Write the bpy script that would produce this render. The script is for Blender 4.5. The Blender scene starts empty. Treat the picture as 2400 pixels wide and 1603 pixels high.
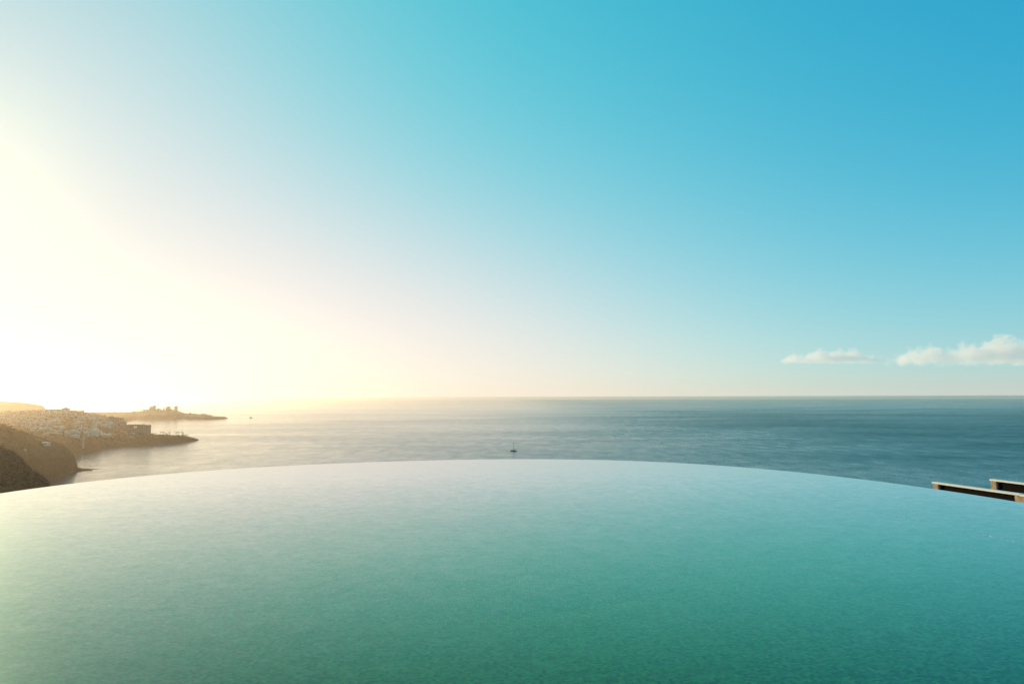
import bpy, bmesh, math, random
from math import sin, cos, pi, radians
from mathutils import Vector, Matrix, noise
from mathutils.bvhtree import BVHTree

random.seed(7)
R = random.random
sc = bpy.context.scene
COL = sc.collection

# ------------------------------------------------------------------ camera
CAM = Vector((0, 0, 1.6))
PITCH, ROLL = radians(4.606), -0.0029
cam_data = bpy.data.cameras.new('camera')
cam = bpy.data.objects.new('camera', cam_data)
COL.objects.link(cam)
cam_data.lens = 24.0
cam_data.clip_start, cam_data.clip_end = 0.1, 120000
CAM_ROT = Matrix.Rotation(pi / 2 + PITCH, 4, 'X') @ Matrix.Rotation(ROLL, 4, 'Z')
cam.matrix_world = Matrix.Translation(CAM) @ CAM_ROT
sc.camera = cam

# ------------------------------------------------------------------ sky and sun
SUN_AZ, SUN_EL = radians(-42), radians(13)
SUN = Vector((sin(SUN_AZ) * cos(SUN_EL), cos(SUN_AZ) * cos(SUN_EL), sin(SUN_EL)))

world = bpy.data.worlds.new('World')
sc.world = world
world.use_nodes = True


class NT:
    """small helper round a node tree"""
    def __init__(s, tree):
        s.t = tree

    def n(s, kind, **kw):
        nd = s.t.nodes.new(kind)
        for k, v in kw.items():
            setattr(nd, k, v)
        return nd

    def put(s, sock, v):
        if isinstance(v, bpy.types.NodeSocket):
            s.t.links.new(v, sock)
        elif v is not None:
            sock.default_value = v

    def math(s, op, a, b=None, c=None, clamp=False):
        nd = s.n('ShaderNodeMath', operation=op, use_clamp=clamp)
        for i, v in enumerate((a, b, c)):
            s.put(nd.inputs[i], v)
        return nd.outputs[0]

    def vm(s, op, a, b=None, scale=None):
        nd = s.n('ShaderNodeVectorMath', operation=op)
        s.put(nd.inputs[0], a)
        s.put(nd.inputs[1], b)
        if scale is not None:
            s.put(nd.inputs['Scale'], scale)
        return nd.outputs['Value'] if op in ('DOT_PRODUCT', 'LENGTH') else nd.outputs[0]

    def mix(s, f, a, b):
        nd = s.n('ShaderNodeMix', data_type='RGBA')
        s.put(nd.inputs[0], f)
        s.put(nd.inputs[6], a)
        s.put(nd.inputs[7], b)
        return nd.outputs[2]

    def noise(s, vec, scale, detail=2, rough=.5, dist=0):
        nd = s.n('ShaderNodeTexNoise')
        s.put(nd.inputs['Vector'], vec)
        nd.inputs['Scale'].default_value = scale
        nd.inputs['Detail'].default_value = detail
        nd.inputs['Roughness'].default_value = rough
        nd.inputs['Distortion'].default_value = dist
        return nd

    def ramp(s, f, lo, hi, a=0., b=1.):
        nd = s.n('ShaderNodeMapRange', interpolation_type='SMOOTHSTEP')
        s.put(nd.inputs[0], f)
        for i, v in enumerate((lo, hi, a, b)):
            nd.inputs[i + 1].default_value = v
        return nd.outputs[0]


def build_world():
    w = NT(world.node_tree)
    bg = world.node_tree.nodes['Background']
    d = w.n('ShaderNodeTexCoord').outputs['Generated']
    sep = w.n('ShaderNodeSeparateXYZ')
    w.put(sep.inputs[0], d)
    z = w.math('MAXIMUM', sep.outputs[2], 0.0, clamp=True)
    zc = w.math('MAXIMUM', sep.outputs[2], 0.012)
    cmb = w.n('ShaderNodeCombineXYZ')
    w.put(cmb.inputs[0], sep.outputs[0]); w.put(cmb.inputs[1], sep.outputs[1]); w.put(cmb.inputs[2], zc)
    sky = w.n('ShaderNodeTexSky', sky_type='NISHITA', sun_disc=False)
    sky.sun_elevation, sky.sun_rotation = SUN_EL, SUN_AZ
    sky.air_density, sky.dust_density, sky.ozone_density = 1, 0.3, 3
    w.put(sky.inputs[0], cmb.outputs[0])
    h = w.math('SUBTRACT', 1.0, z)
    dot = w.math('MAXIMUM', w.vm('DOT_PRODUCT', d, tuple(SUN)), 0.0, clamp=True)
    P = lambda b, e: w.math('POWER', b, e)
    # air light: horizon haze and the forward-scatter aureole round the sun
    terms = [
        (None, (0.019, 0.158, 0.48)),
        (P(h, 3.0), (0.0, 0.215, 0.0)),
        (P(h, 8.0), (0.60, 0.0, 0.0)),
        (P(h, 25.0), (0.233, 0.0, 0.0)),
        (P(dot, 2.0), (0.051, 0.449, 0.016)),
        (P(dot, 12.0), (0.626, 0.0, 0.0)),
        (P(dot, 30.0), (0.38, 0.0, 0.0)),
        (w.math('MULTIPLY', P(dot, 2.0), P(h, 4.0)), (0.95, 0.186, 0.0)),
        (w.math('MULTIPLY', P(dot, 5.0), P(h, 8.0)), (7.097, 0.0, 0.0)),
    ]
    acc = w.vm('MULTIPLY', sky.outputs[0], (0.0, 0.1742, 0.2836))   # Nishita at 0.1, graded to the photo's teal
    for f, c in terms:
        if f is None:
            acc = w.vm('ADD', acc, c)
        else:
            acc = w.vm('ADD', acc, w.vm('SCALE', c, scale=f))
    s3 = w.n('ShaderNodeSeparateXYZ')
    w.put(s3.inputs[0], acc)
    out = w.n('ShaderNodeCombineXYZ')
    for i, m in enumerate((1.01, 1.01, 0.875)):                      # film shoulder
        e = w.math('POWER', math.e, w.math('MULTIPLY', s3.outputs[i], -1.0))
        w.put(out.inputs[i], w.math('MULTIPLY', w.math('SUBTRACT', 1.0, e), m * 10))
    # glow added round the out-of-view sun and near the horizon, to brighten pool reflections
    gl = w.vm('ADD', out.outputs[0], w.vm('SCALE', (3.0, 2.2, .4), scale=P(dot, 120.0)))
    gl = w.vm('ADD', gl, w.vm('SCALE', (19.0, 15.0, 4.6), scale=w.math('MULTIPLY', P(dot, 14.0), P(h, 14.0))))
    w.put(bg.inputs[0], gl)
    bg.inputs[1].default_value = 0.1


build_world()

sun_data = bpy.data.lights.new('sun', 'SUN')
sun_data.energy = 4.6
sun_data.angle = radians(0.6)
sun_data.color = (1.0, 0.70, 0.36)
sun_o = bpy.data.objects.new('sun', sun_data)
sun_o.rotation_euler = SUN.to_track_quat('Z', 'Y').to_euler()
COL.objects.link(sun_o)

vs = sc.view_settings
vs.view_transform = 'Standard'
vs.look = 'None'
vs.exposure, vs.gamma = 0, 1
vs.use_curve_mapping = False
cy = sc.cycles
cy.use_denoising = True
cy.max_bounces = 8
cy.transmission_bounces = 8
cy.volume_bounces = 4
cy.volume_step_rate = 1.0
cy.sample_clamp_indirect = 6

# ------------------------------------------------------------------ general helpers
SEA_Z = -100.0
F_PX = 1600.0                                     # focal length in photo pixels (24 mm on 36 mm, 2400 wide)


def ray(px, py):
    d = CAM_ROT.to_3x3() @ Vector(((px - 1200) / F_PX, -(py - 801.5) / F_PX, -1))
    return d / d.y


def at_depth(px, py, depth):
    return CAM + ray(px, py) * depth


def at_z(px, py, z):
    d = ray(px, py)
    return CAM + d * ((z - CAM.z) / d.z)


def tag(o, label=None, cat=None, group=None, kind=None):
    for k, v in (('label', label), ('category', cat), ('group', group), ('kind', kind)):
        if v:
            o[k] = v
    return o


def obj(name, bm, mats, parent=None, smooth=False):
    me = bpy.data.meshes.new(name)
    bm.normal_update()
    bm.to_mesh(me)
    bm.free()
    for m in (mats if isinstance(mats, (list, tuple)) else [mats]):
        me.materials.append(m)
    if smooth:
        for p in me.polygons:
            p.use_smooth = True
    o = bpy.data.objects.new(name, me)
    COL.objects.link(o)
    if parent:
        o.parent = parent
    return o


def empty(name, loc, rz=0.0):
    o = bpy.data.objects.new(name, None)
    o.location, o.rotation_euler = loc, (0, 0, rz)
    o.empty_display_size = 0.2
    COL.objects.link(o)
    return o


def dup(o, loc, rz=0.0, scale=None):
    c = o.copy()
    COL.objects.link(c)
    c.location, c.rotation_euler = loc, (0, 0, rz)
    if scale:
        c.scale = scale
    for ch in o.children:
        k = ch.copy()
        COL.objects.link(k)
        k.parent = c
        for g in ch.children:
            q = g.copy()
            COL.objects.link(q)
            q.parent = k
    return c


def box(bm, lo, hi, mi=0, M=None):
    vs_ = [bm.verts.new((x, y, z)) for z in (lo[2], hi[2]) for y in (lo[1], hi[1]) for x in (lo[0], hi[0])]
    for f in ((0, 2, 3, 1), (4, 5, 7, 6), (0, 1, 5, 4), (2, 6, 7, 3), (0, 4, 6, 2), (1, 3, 7, 5)):
        fc = bm.faces.new([vs_[i] for i in f])
        fc.material_index = mi
    if M is not None:
        bmesh.ops.transform(bm, matrix=M, verts=vs_)
    return vs_


def tube(bm, pts, radii, n=6, mi=0):
    rings = []
    for i, p in enumerate(pts):
        a = pts[max(i - 1, 0)]
        b = pts[min(i + 1, len(pts) - 1)]
        t = (Vector(b) - Vector(a)).normalized()
        u = t.orthogonal().normalized()
        v = t.cross(u)
        rings.append([bm.verts.new(Vector(p) + (u * cos(2 * pi * k / n) + v * sin(2 * pi * k / n)) * radii[i]) for k in range(n)])
    for a, b in zip(rings, rings[1:]):
        for k in range(n):
            bm.faces.new((a[k], a[(k + 1) % n], b[(k + 1) % n], b[k])).material_index = mi
    for r_, fl in ((rings[0], True), (rings[-1], False)):
        bm.faces.new(r_[::-1] if fl else r_).material_index = mi


# ------------------------------------------------------------------ materials
def material(name):
    m = bpy.data.materials.new(name)
    m.use_nodes = True
    nt = NT(m.node_tree)
    return m, nt, m.node_tree.nodes['Principled BSDF']


def mat(name, col, col2=None, rough=.8, scale=1.0, detail=4, bump=0.0, metal=0.0, spec=.5):
    m, nt, b = material(name)
    b.inputs['Roughness'].default_value = rough
    b.inputs['Metallic'].default_value = metal
    b.inputs['Specular IOR Level'].default_value = spec
    if col2:
        tc = nt.n('ShaderNodeTexCoord').outputs['Object']
        nz = nt.noise(tc, scale, detail, .6)
        nt.put(b.inputs['Base Color'], nt.mix(nt.ramp(nz.outputs[0], .35, .65), (*col, 1), (*col2, 1)))
        if bump:
            bp = nt.n('ShaderNodeBump')
            bp.inputs['Strength'].default_value = bump
            bp.inputs['Distance'].default_value = .02
            nt.put(bp.inputs['Height'], nz.outputs[0])
            nt.put(b.inputs['Normal'], bp.outputs[0])
    else:
        b.inputs['Base Color'].default_value = (*col, 1)
    return m


def slopes(nt, pos, layers):
    """a wavy water normal: sum of noise slopes (scale vector, amplitude socket or number)"""
    acc = (0.0, 0.0, 1.0)
    for sv, k, det in layers:
        nz = nt.noise(nt.vm('MULTIPLY', pos, sv), 1.0, det, .55)
        off = nt.vm('MULTIPLY', nt.vm('SUBTRACT', nz.outputs['Color'], (.5, .5, .5)), (1, 1, 0))
        acc = nt.vm('ADD', acc, nt.vm('SCALE', off, scale=k))
    return nt.vm('NORMALIZE', acc)


def sea_material(name, body, slick=1.0, rough=.45):
    m, nt, b = material(name)
    pos = nt.n('ShaderNodeNewGeometry').outputs['Position']
    # wind streaks: long patches of rougher and calmer water
    big = nt.noise(nt.vm('MULTIPLY', pos, (.0009, .0024, 0)), 1.0, 5, .62, .6)
    mid = nt.noise(nt.vm('MULTIPLY', pos, (.006, .013, 0)), 1.0, 4, .6, .3)
    wind = nt.math('ADD', nt.ramp(big.outputs[0], .38, .66, .60, 1.05), nt.ramp(mid.outputs[0], .35, .7, -.14, .14))
    # the water lies calm in the lee of the headland and is rougher on the open side
    sx = nt.n('ShaderNodeSeparateXYZ')
    nt.put(sx.inputs[0], pos)
    lee = nt.ramp(sx.outputs[0], -300, 1400, 0, 1)
    gust = nt.noise(nt.vm('MULTIPLY', pos, (.035, .016, 0)), 1.0, 3, .6, .4)
    wind = nt.math('MULTIPLY_ADD', nt.math('SUBTRACT', gust.outputs[0], .5), .8, wind)
    far_ = nt.ramp(sx.outputs[1], 900, 7000, 1.0, .48)
    wind = nt.math('MULTIPLY', wind, nt.math('ADD', .38, nt.math('MULTIPLY', lee, .75)))
    k = nt.math('MULTIPLY', wind, slick)
    nrm = slopes(nt, pos, [((.05, .08, 0), nt.math('MULTIPLY', k, .32), 3),
                           ((.25, .4, 0), nt.math('MULTIPLY', k, .70), 2),
                           ((1.3, 1.6, 0), nt.math('MULTIPLY', k, .95), 2)])
    nt.put(b.inputs['Normal'], nrm)
    b.inputs['Base Color'].default_value = (*body, 1)
    nt.put(b.inputs['Roughness'], nt.math('MULTIPLY', nt.math('MULTIPLY', nt.math('MULTIPLY', far_, nt.math('MULTIPLY_ADD', nt.math('SUBTRACT', gust.outputs[0], .5), .9, nt.ramp(big.outputs[0], .36, .64, .80, 1.10))), nt.math('ADD', .38, nt.math('MULTIPLY', lee, .7))), rough))
    b.inputs['IOR'].default_value = 1.333
    return m


M_SEA = sea_material('sea_water', (.0, .094, .092))
M_WAKE = sea_material('calm_wake_water', (.012, .055, .06), .5, .3)


def terrain_material(name, dark, mid, pale, scale):
    m, nt, b = material(name)
    pos = nt.n('ShaderNodeNewGeometry').outputs['Position']
    a = nt.noise(pos, scale, 7, .65, .4)
    c = nt.noise(nt.vm('MULTIPLY', pos, (1, 1, 3)), scale * 4, 5, .7)
    col = nt.mix(nt.ramp(a.outputs[0], .36, .62), (*mid, 1), (*dark, 1))
    col = nt.mix(nt.ramp(c.outputs[0], .56, .74), col, (*pale, 1))
    nt.put(b.inputs['Base Color'], col)
    b.inputs['Roughness'].default_value = 1
    b.inputs['Specular IOR Level'].default_value = .1
    bp = nt.n('ShaderNodeBump')
    bp.inputs['Strength'].default_value = .9
    bp.inputs['Distance'].default_value = 3.0
    nt.put(bp.inputs['Height'], c.outputs[0])
    nt.put(b.inputs['Normal'], bp.outputs[0])
    return m


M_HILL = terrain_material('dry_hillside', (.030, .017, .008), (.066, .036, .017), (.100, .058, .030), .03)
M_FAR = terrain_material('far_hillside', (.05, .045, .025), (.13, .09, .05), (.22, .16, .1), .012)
M_WHITE = mat('white_render', (.56, .46, .37), (.40, .31, .24), .8, .4)
M_CREAM = mat('cream_render', (.52, .46, .38), (.40, .35, .29), .8, .4)
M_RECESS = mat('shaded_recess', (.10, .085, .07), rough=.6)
M_CONC = mat('weathered_concrete', (.24, .20, .15), (.15, .12, .09), .9, .3)
M_PALECONC = mat('pale_concrete', (.30, .25, .19), (.22, .18, .13), .9, .3)
M_GLASS = mat('window_glass', (.05, .05, .05), rough=.15)
M_TERRA = mat('terracotta_tiles', (.42, .20, .10), (.30, .14, .07), .8, 1.5)
M_BARK = mat('bark', (.11, .085, .06), (.06, .045, .03), .9, 6)
M_LEAF = mat('palm_leaf', (.05, .075, .02), (.03, .045, .012), .6, 3)
M_SHRUB = mat('shrub_leaf', (.055, .06, .025), (.03, .035, .014), .8, .2)
M_STONE = mat('sandstone', (.50, .37, .23), (.31, .22, .135), .9, 9, 6, .9)
M_CAP = mat('cream_coping', (.88, .84, .74), (.80, .75, .64), .7, 4, 4, .2)
M_DARKPANEL = mat('dark_timber_screen', (.006, .005, .004), (.003, .003, .0025), .9, 5, spec=.1)
M_TERRACE = mat('terrace_paving', (.35, .29, .22), (.26, .21, .16), .9, 3, 4, .3)
M_DECK = mat('pool_deck_stone', (.42, .38, .32), (.33, .30, .25), .8, 5, 5, .3)
M_HULL = mat('backlit_hull_shade', (.03, .035, .04), rough=.25)  # shade of a hull seen against the light, put into its colour
M_GEL = mat('white_gelcoat', (.42, .43, .43), (.36, .36, .36), .3, 2)
M_CANVAS = mat('dark_canvas', (.05, .05, .055), rough=.9)
M_ALU = mat('mast_aluminium', (.55, .56, .57), rough=.35, metal=.9)
M_MAST = mat('dark_mast', (.10, .11, .12), rough=.4)
M_SAIL = mat('sail_cloth', (.6, .6, .58), rough=.9)
M_FOAM = mat('white_foam', (.75, .85, .83), rough=.6)

# ------------------------------------------------------------------ sea
bm = bmesh.new()
rings = [0, 200, 600, 1500, 4000, 9000, 26000]
prev = [bm.verts.new((0, 0, SEA_Z))]
for r in rings[1:]:
    cur = [bm.verts.new((r * cos(2 * pi * k / 128), r * sin(2 * pi * k / 128), SEA_Z)) for k in range(128)]
    for k in range(128):
        j = (k + 1) % 128
        bm.faces.new((prev[0], cur[k], cur[j]) if len(prev) == 1 else (prev[k], cur[k], cur[j], prev[j]))
    prev = cur
tag(obj('sea', bm, M_SEA), kind='structure')


def water_strip(name, pts, w0, w1):
    """a calm streak lying on the sea, following points of the water surface"""
    bm = bmesh.new()
    P = [at_z(px, py, SEA_Z + .35) for px, py in pts]
    fine = []
    for a, b in zip(P, P[1:]):
        for k in range(12):
            fine.append(a.lerp(b, k / 12))
    fine.append(P[-1])
    rows = []
    for i, p in enumerate(fine):
        t = (fine[min(i + 1, len(fine) - 1)] - fine[max(i - 1, 0)]).normalized()
        s = Vector((-t.y, t.x, 0))
        f = i / (len(fine) - 1)
        w = (w0 + (w1 - w0) * f) * (.55 + .8 * abs(noise.noise(p * .02))) * min(1, 6 * f + .05, 6 * (1 - f) + .05)
        c = p + s * (noise.noise(p * .006) * 12)
        rows.append((bm.verts.new(c + s * w), bm.verts.new(c - s * w)))
    for a, b in zip(rows, rows[1:]):
        bm.faces.new((a[0], a[1], b[1], b[0]))
    bmesh.ops.recalc_face_normals(bm, faces=bm.faces)
    o = obj(name, bm, M_WAKE)
    if o.data.polygons[0].normal.z < 0:
        o.data.flip_normals()
    return tag(o, kind='stuff')


water_strip('calm_streak', [(1060, 972), (1180, 975), (1300, 979.5), (1420, 984), (1520, 990), (1640, 996), (1760, 999)], 16, 10)
water_strip('calm_streak', [(1990, 974), (2120, 967), (2230, 969), (2330, 972), (2420, 973)], 22, 14)
water_strip('calm_streak', [(860, 1000), (930, 1003), (1010, 1004)], 9, 7)
water_strip('calm_streak', [(1240, 1046), (1340, 1036), (1460, 1031), (1600, 1028)], 4, 7)

water_strip('boat_wake', [(1212, 1057.3), (1240, 1056), (1300, 1053.5)], .8, 3)

# ------------------------------------------------------------------ hills
yl = lambda px: 930.4 - .0028 * (px - 1200)                      # eye level in the photo
wl = lambda px, py: (CAM.z - SEA_Z) * F_PX / (py - yl(px))     # distance of a waterline seen at py


def lerp_table(tab, x):
    for a, b in zip(tab, tab[1:]):
        if x <= b[0]:
            f = (x - a[0]) / (b[0] - a[0])
            return [p + (q - p) * f for p, q in zip(a, b)]
    return list(tab[-1])


def hill(name, tab, material_, step, rough, back=400, n_front=46, nscale=.01, extra=()):
    """tab rows: bearing as photo column, ridge height as photo row, ridge distance, foot distance, foot z, cliff share.
    Real terrain: each bearing's profile climbs from its foot over a cliff to the ridge and falls away behind."""
    bm = bmesh.new()
    xs, x = [], tab[0][0]
    while x < tab[-1][0]:
        xs.append(x)
        x += step if x < tab[-1][0] - 40 else step * .5
    xs.append(tab[-1][0])
    grid = []
    for px in xs:
        _, py, dr, df, zf, cl = lerp_table(tab, px)
        zr = at_depth(px, py, dr).z
        a = ray(px, py).x
        col = []
        for i in range(n_front + 14):
            if i <= n_front:
                t = (i / n_front) ** 1.25
                d = df + (dr - df) * t
                cliff = min(1, t / .10)
                cliff = cliff * cliff * (3 - 2 * cliff)
                prof = cl * cliff + (1 - cl) * (t ** .85)
                z = zf + (zr - zf) * prof
                env = min(1, t * 6) * (1 - t ** 6)
            else:
                t = (i - n_front) / 13
                d = dr + min(back, 2.0 * (zr - zf) + 3) * t
                z = zr + (SEA_Z - 4 - zr) * t ** 1.15
                env = min(1, t * 4)
            p = Vector((a * d, d, 0))
            nz = noise.fractal(p * nscale, .9, 2.1, 6)
            gul = abs(noise.noise(Vector((p.x * nscale * 2.2, p.y * nscale * .5, 3.1))))
            hgt = max(zr - zf, 2)
            z += env * rough * hgt * (nz - gul * .7)
            if i == n_front or (i < n_front and t > .97):
                z += (noise.noise(p * .13) * .5 + noise.noise(p * .05)) * min(2.2, hgt * .03)
            lat = noise.noise(Vector((p.x * .03, p.y * .03, 7.7))) * 5 * (1 if i < n_front else 0) * min(1, hgt / 20)
            col.append(bm.verts.new((p.x + lat, d + lat * .6, z)))
        grid.append(col)
    for a, b in zip(grid, grid[1:]):
        for i in range(len(a) - 1):
            bm.faces.new((a[i], b[i], b[i + 1], a[i + 1]))
    return tag(obj(name, bm, material_, smooth=False), kind='structure')


Z0 = SEA_Z - 1.0
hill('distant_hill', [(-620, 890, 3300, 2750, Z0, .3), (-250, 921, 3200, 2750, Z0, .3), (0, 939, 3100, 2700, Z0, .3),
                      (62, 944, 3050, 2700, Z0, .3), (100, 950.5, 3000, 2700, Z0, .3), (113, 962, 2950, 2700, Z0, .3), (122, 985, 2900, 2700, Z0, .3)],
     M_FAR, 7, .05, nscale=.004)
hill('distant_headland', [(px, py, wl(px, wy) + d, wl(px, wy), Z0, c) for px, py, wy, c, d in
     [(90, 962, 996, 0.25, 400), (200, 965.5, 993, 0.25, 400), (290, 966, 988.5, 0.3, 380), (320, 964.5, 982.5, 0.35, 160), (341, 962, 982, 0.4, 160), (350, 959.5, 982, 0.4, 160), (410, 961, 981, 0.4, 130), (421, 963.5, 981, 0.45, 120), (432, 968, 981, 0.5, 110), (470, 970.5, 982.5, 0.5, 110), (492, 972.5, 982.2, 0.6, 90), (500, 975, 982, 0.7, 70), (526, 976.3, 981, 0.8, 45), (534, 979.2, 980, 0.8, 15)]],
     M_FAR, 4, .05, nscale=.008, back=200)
headland = hill('headland', [(-330, 978, 2400, 1150, Z0, .3), (0, 967, 2200, 1110, Z0, .38), (110, 960, 2100, wl(110, 1072), Z0, .40), (150, 958.5, 2050, wl(150, 1070), Z0, .42),
                  (178, 961.5, 2000, wl(178, 1068), Z0, .43), (205, 966.5, 1960, wl(205, 1060), Z0, .44), (230, 973, 1930, wl(230, 1053), Z0, .44), (250, 976, 1880, wl(250, 1046.5), Z0, .46),
                  (278, 984, 1840, wl(278, 1045), Z0, .5), (292, 995, 1790, wl(292, 1044), Z0, .55), (303, 1005, 1720, wl(303, 1043.5), Z0, .6), (345, 1016, wl(345, 1041) + 70, wl(345, 1041), Z0, .75),
                  (360, 1018.5, wl(360, 1040.3) + 55, wl(360, 1040.3), Z0, .8), (400, 1019.5, wl(400, 1037) + 45, wl(400, 1037), Z0, .85), (428, 1020.8, wl(428, 1034.5) + 38, wl(428, 1034.5), Z0, .85), (443, 1023, wl(443, 1033.3) + 30, wl(443, 1033.3), Z0, .85),
                  (456, 1026, wl(456, 1031.8) + 22, wl(456, 1031.8), Z0, .85), (466, 1029.5, wl(466, 1030.3) + 6, wl(466, 1030.3), Z0, .85)],
                M_HILL, 3.5, .06, nscale=.012, back=300)
bluff = hill('rocky_bluff', [(-330, 955, 900, 770, -84, .4), (0, 993, 850, 735, -86, .5), (50, 1010, 880, 775, -95, .5), (90, 1022, 920, 815, Z0, .55),
                     (125, 1035, 940, 850, Z0, .6), (150, 1046, wl(150, 1112) + 48, wl(150, 1112), Z0, .7), (163, 1054, wl(163, 1108) + 36, wl(163, 1108), Z0, .78), (173, 1066, wl(173, 1105) + 24, wl(173, 1105), Z0, .85),
                     (179, 1082, wl(179, 1102) + 12, wl(179, 1102), Z0, .85), (183, 1095, wl(183, 1101) + 8, wl(183, 1101), Z0, .85), (195, 1097, wl(195, 1099.8) + 6, wl(195, 1099.8), Z0, .85), (206, 1098.0, wl(206, 1099.4) + 4, wl(206, 1099.4), Z0, .85), (217, 1098.9, wl(217, 1099.1) + 2, wl(217, 1099.1), Z0, .8)],
             M_HILL, 2.2, .06, nscale=.02, back=160)
near_hill = hill('near_hillside', [(-900, 930, 520, 390, -78, .2), (-300, 985, 470, 350, -75, .2), (0, 1043, 420, 325, -80, .2), (28, 1056, 415, 325, -82, .2), (46, 1066, 410, 325, -84, .2), (62, 1086, 405, 325, -86, .2),
                       (85, 1106, 400, 330, -88, .2), (104, 1119, 398, 335, -90, .2), (114, 1142, 396, 340, -95, .2), (130, 1180, 392, 350, -98, .2), (160, 1260, 385, 360, Z0, .2)],
     M_HILL, 3.0, .05, nscale=.04, back=120)

BVH_HEAD = BVHTree.FromObject(headland, bpy.context.evaluated_depsgraph_get())
BVH_NEAR = BVHTree.FromObject(near_hill, bpy.context.evaluated_depsgraph_get())
BVH_BLUFF = BVHTree.FromObject(bluff, bpy.context.evaluated_depsgraph_get())


def on_land(bvh, px, py):
    h_ = bvh.ray_cast(CAM, ray(px, py).normalized(), 9000)
    return h_[0]


def drop(bvh, x, y):
    h_ = bvh.ray_cast(Vector((x, y, 50)), Vector((0, 0, -1)), 400)
    return h_[0].z if h_[0] else SEA_Z


# loose rocks along the two shores
def rock_mesh(s):
    bm = bmesh.new()
    bmesh.ops.create_icosphere(bm, subdivisions=2, radius=1)
    for v in bm.verts:
        v.co *= 1 + .45 * noise.noise(v.co * 1.3 + Vector((s, 0, 0)))
        v.co.z *= .55
    return bm


for i, (px, py, w, hgt, lab) in enumerate([
        (158, 1115.5, 3.4, 1.6, 'dark wave-washed rock in the water in front of the bluff'),
        (182, 1114, 4.2, .5, 'low flat rock awash to the right of the dark rock by the bluff'),
        (132, 1121, 5.5, 2.0, 'dark rock at the foot of the bluff nearest the pool edge'),
        (221, 1099.2, 3.2, .9, 'rock breaking the water right at the tip of the bluff ledge'), (228, 1098.9, 2.2, .7, 'small rock just beyond the tip of the bluff ledge'),
        (235, 1098.6, 2.6, .5, 'outermost low rock off the bluff ledge'),
        (238, 1052.5, 9.0, 1.0, 'low rock on the headland shore at the end of the beach'),
        (216, 1059.5, 10.0, 1.2, 'long low rock on the shore below the white houses')]):
    p = at_z(px, py, SEA_Z)
    o = obj('shore_rock', rock_mesh(i * 3.7), M_HILL)
    o.location, o.scale, o.rotation_euler = p, (w, w * .6, hgt), (0, 0, R() * 3)
    tag(o, lab, 'rock', 'rocks along the shore')

# ------------------------------------------------------------------ buildings of the headland
def house_mesh(w, d, h, bays, floors, roof):
    """small terraced white block: walls, recessed balconies with slabs, flat roof with parapet or stair box"""
    bm = bmesh.new()
    box(bm, (-w / 2, -d / 2 + 1.2, 0 - 4), (w / 2, d / 2, h))
    fh = h / floors
    for f in range(floors):
        z = f * fh
        box(bm, (-w / 2, -d / 2, z - .15), (w / 2, -d / 2 + 1.2, z + .15))             # balcony slab
        box(bm, (-w / 2, -d / 2, z + .15), (w / 2, -d / 2 + .12, z + .9))             # balcony parapet
        for b in range(bays):
            x0 = -w / 2 + (b + .18) * w / bays
            x1 = -w / 2 + (b + .82) * w / bays
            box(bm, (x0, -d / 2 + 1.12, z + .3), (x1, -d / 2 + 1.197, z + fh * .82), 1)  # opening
    for b in range(bays + 1):
        x = -w / 2 + b * w / bays
        box(bm, (x - .18, -d / 2, -4), (x + .18, -d / 2 + 1.2, h))                     # party walls
    box(bm, (-w / 2 - .1, -d / 2 - .1, h), (w / 2 + .1, d / 2 + .1, h + .35))          # roof slab
    if roof == 1:
        box(bm, (-w * .2, -d * .1, h + .35), (w * .25, d * .3, h + 2.3))
    elif roof == 2:
        box(bm, (-w * .5, -d * .5, h + .35), (w * .5, -d * .5 + .2, h + 1.0))
    return bm


PROTO = []
for k, (w, d, h, bays, fl, rf) in enumerate([(8, 8, 3.6, 2, 1, 0), (10, 8, 5.8, 3, 2, 1), (7, 7, 3.4, 2, 1, 2), (12, 8, 5.6, 4, 2, 0), (9, 8, 3.8, 3, 1, 1)]):
    me = bpy.data.meshes.new('hillside_house')
    bm = house_mesh(w, d, h, bays, fl, rf)
    bm.normal_update()
    bm.to_mesh(me)
    bm.free()
    me.materials.append(M_WHITE)
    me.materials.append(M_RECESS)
    PROTO.append(me)

ORD = ['topmost', 'second', 'third', 'fourth', 'fifth', 'sixth', 'seventh', 'eighth', 'ninth', 'tenth', 'lowest']
hrow = [(968.5, 0, 215, 14), (973, 0, 236, 13), (978, 0, 245, 12.5), (983, 0, 252, 12), (988, 0, 258, 12), (993, 10, 264, 11.5),
        (998, 56, 272, 11), (1003.5, 66, 280, 10.5), (1009, 74, 286, 10), (1014, 88, 303, 9.5), (1019, 103, 309, 9)]
HOUSES = {}
for ri, (py, x0, x1, st) in enumerate(hrow):
    px = x0 + R() * 6
    while px < x1:
        veg = noise.noise(Vector((px * .035, py * .07, 1.3)))
        yy = py + (R() - .5) * 2.6 + 1.4 * sin(px * .03 + ri)
        p = on_land(BVH_HEAD, px, yy)
        if p is not None and veg < .24:
            kind_ = int(R() * 5)
            o = bpy.data.objects.new('hillside_house', PROTO[kind_])
            COL.objects.link(o)
            z = drop(BVH_HEAD, p.x, p.y)
            o.location = (p.x, p.y + 3, z + .3)
            o.rotation_euler = (0, 0, radians(-8 + (R() - .5) * 60))
            s = .85 + R() * .35
            o.scale = (s, s, s)
            side = 'left end' if px < 80 else ('middle' if px < 190 else 'seaward end')
            tag(o, None, 'house', 'white houses stepping down the headland')
            HOUSES.setdefault((ri, side, kind_), []).append((px, o))
        px += st * (.8 + .5 * R())

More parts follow.
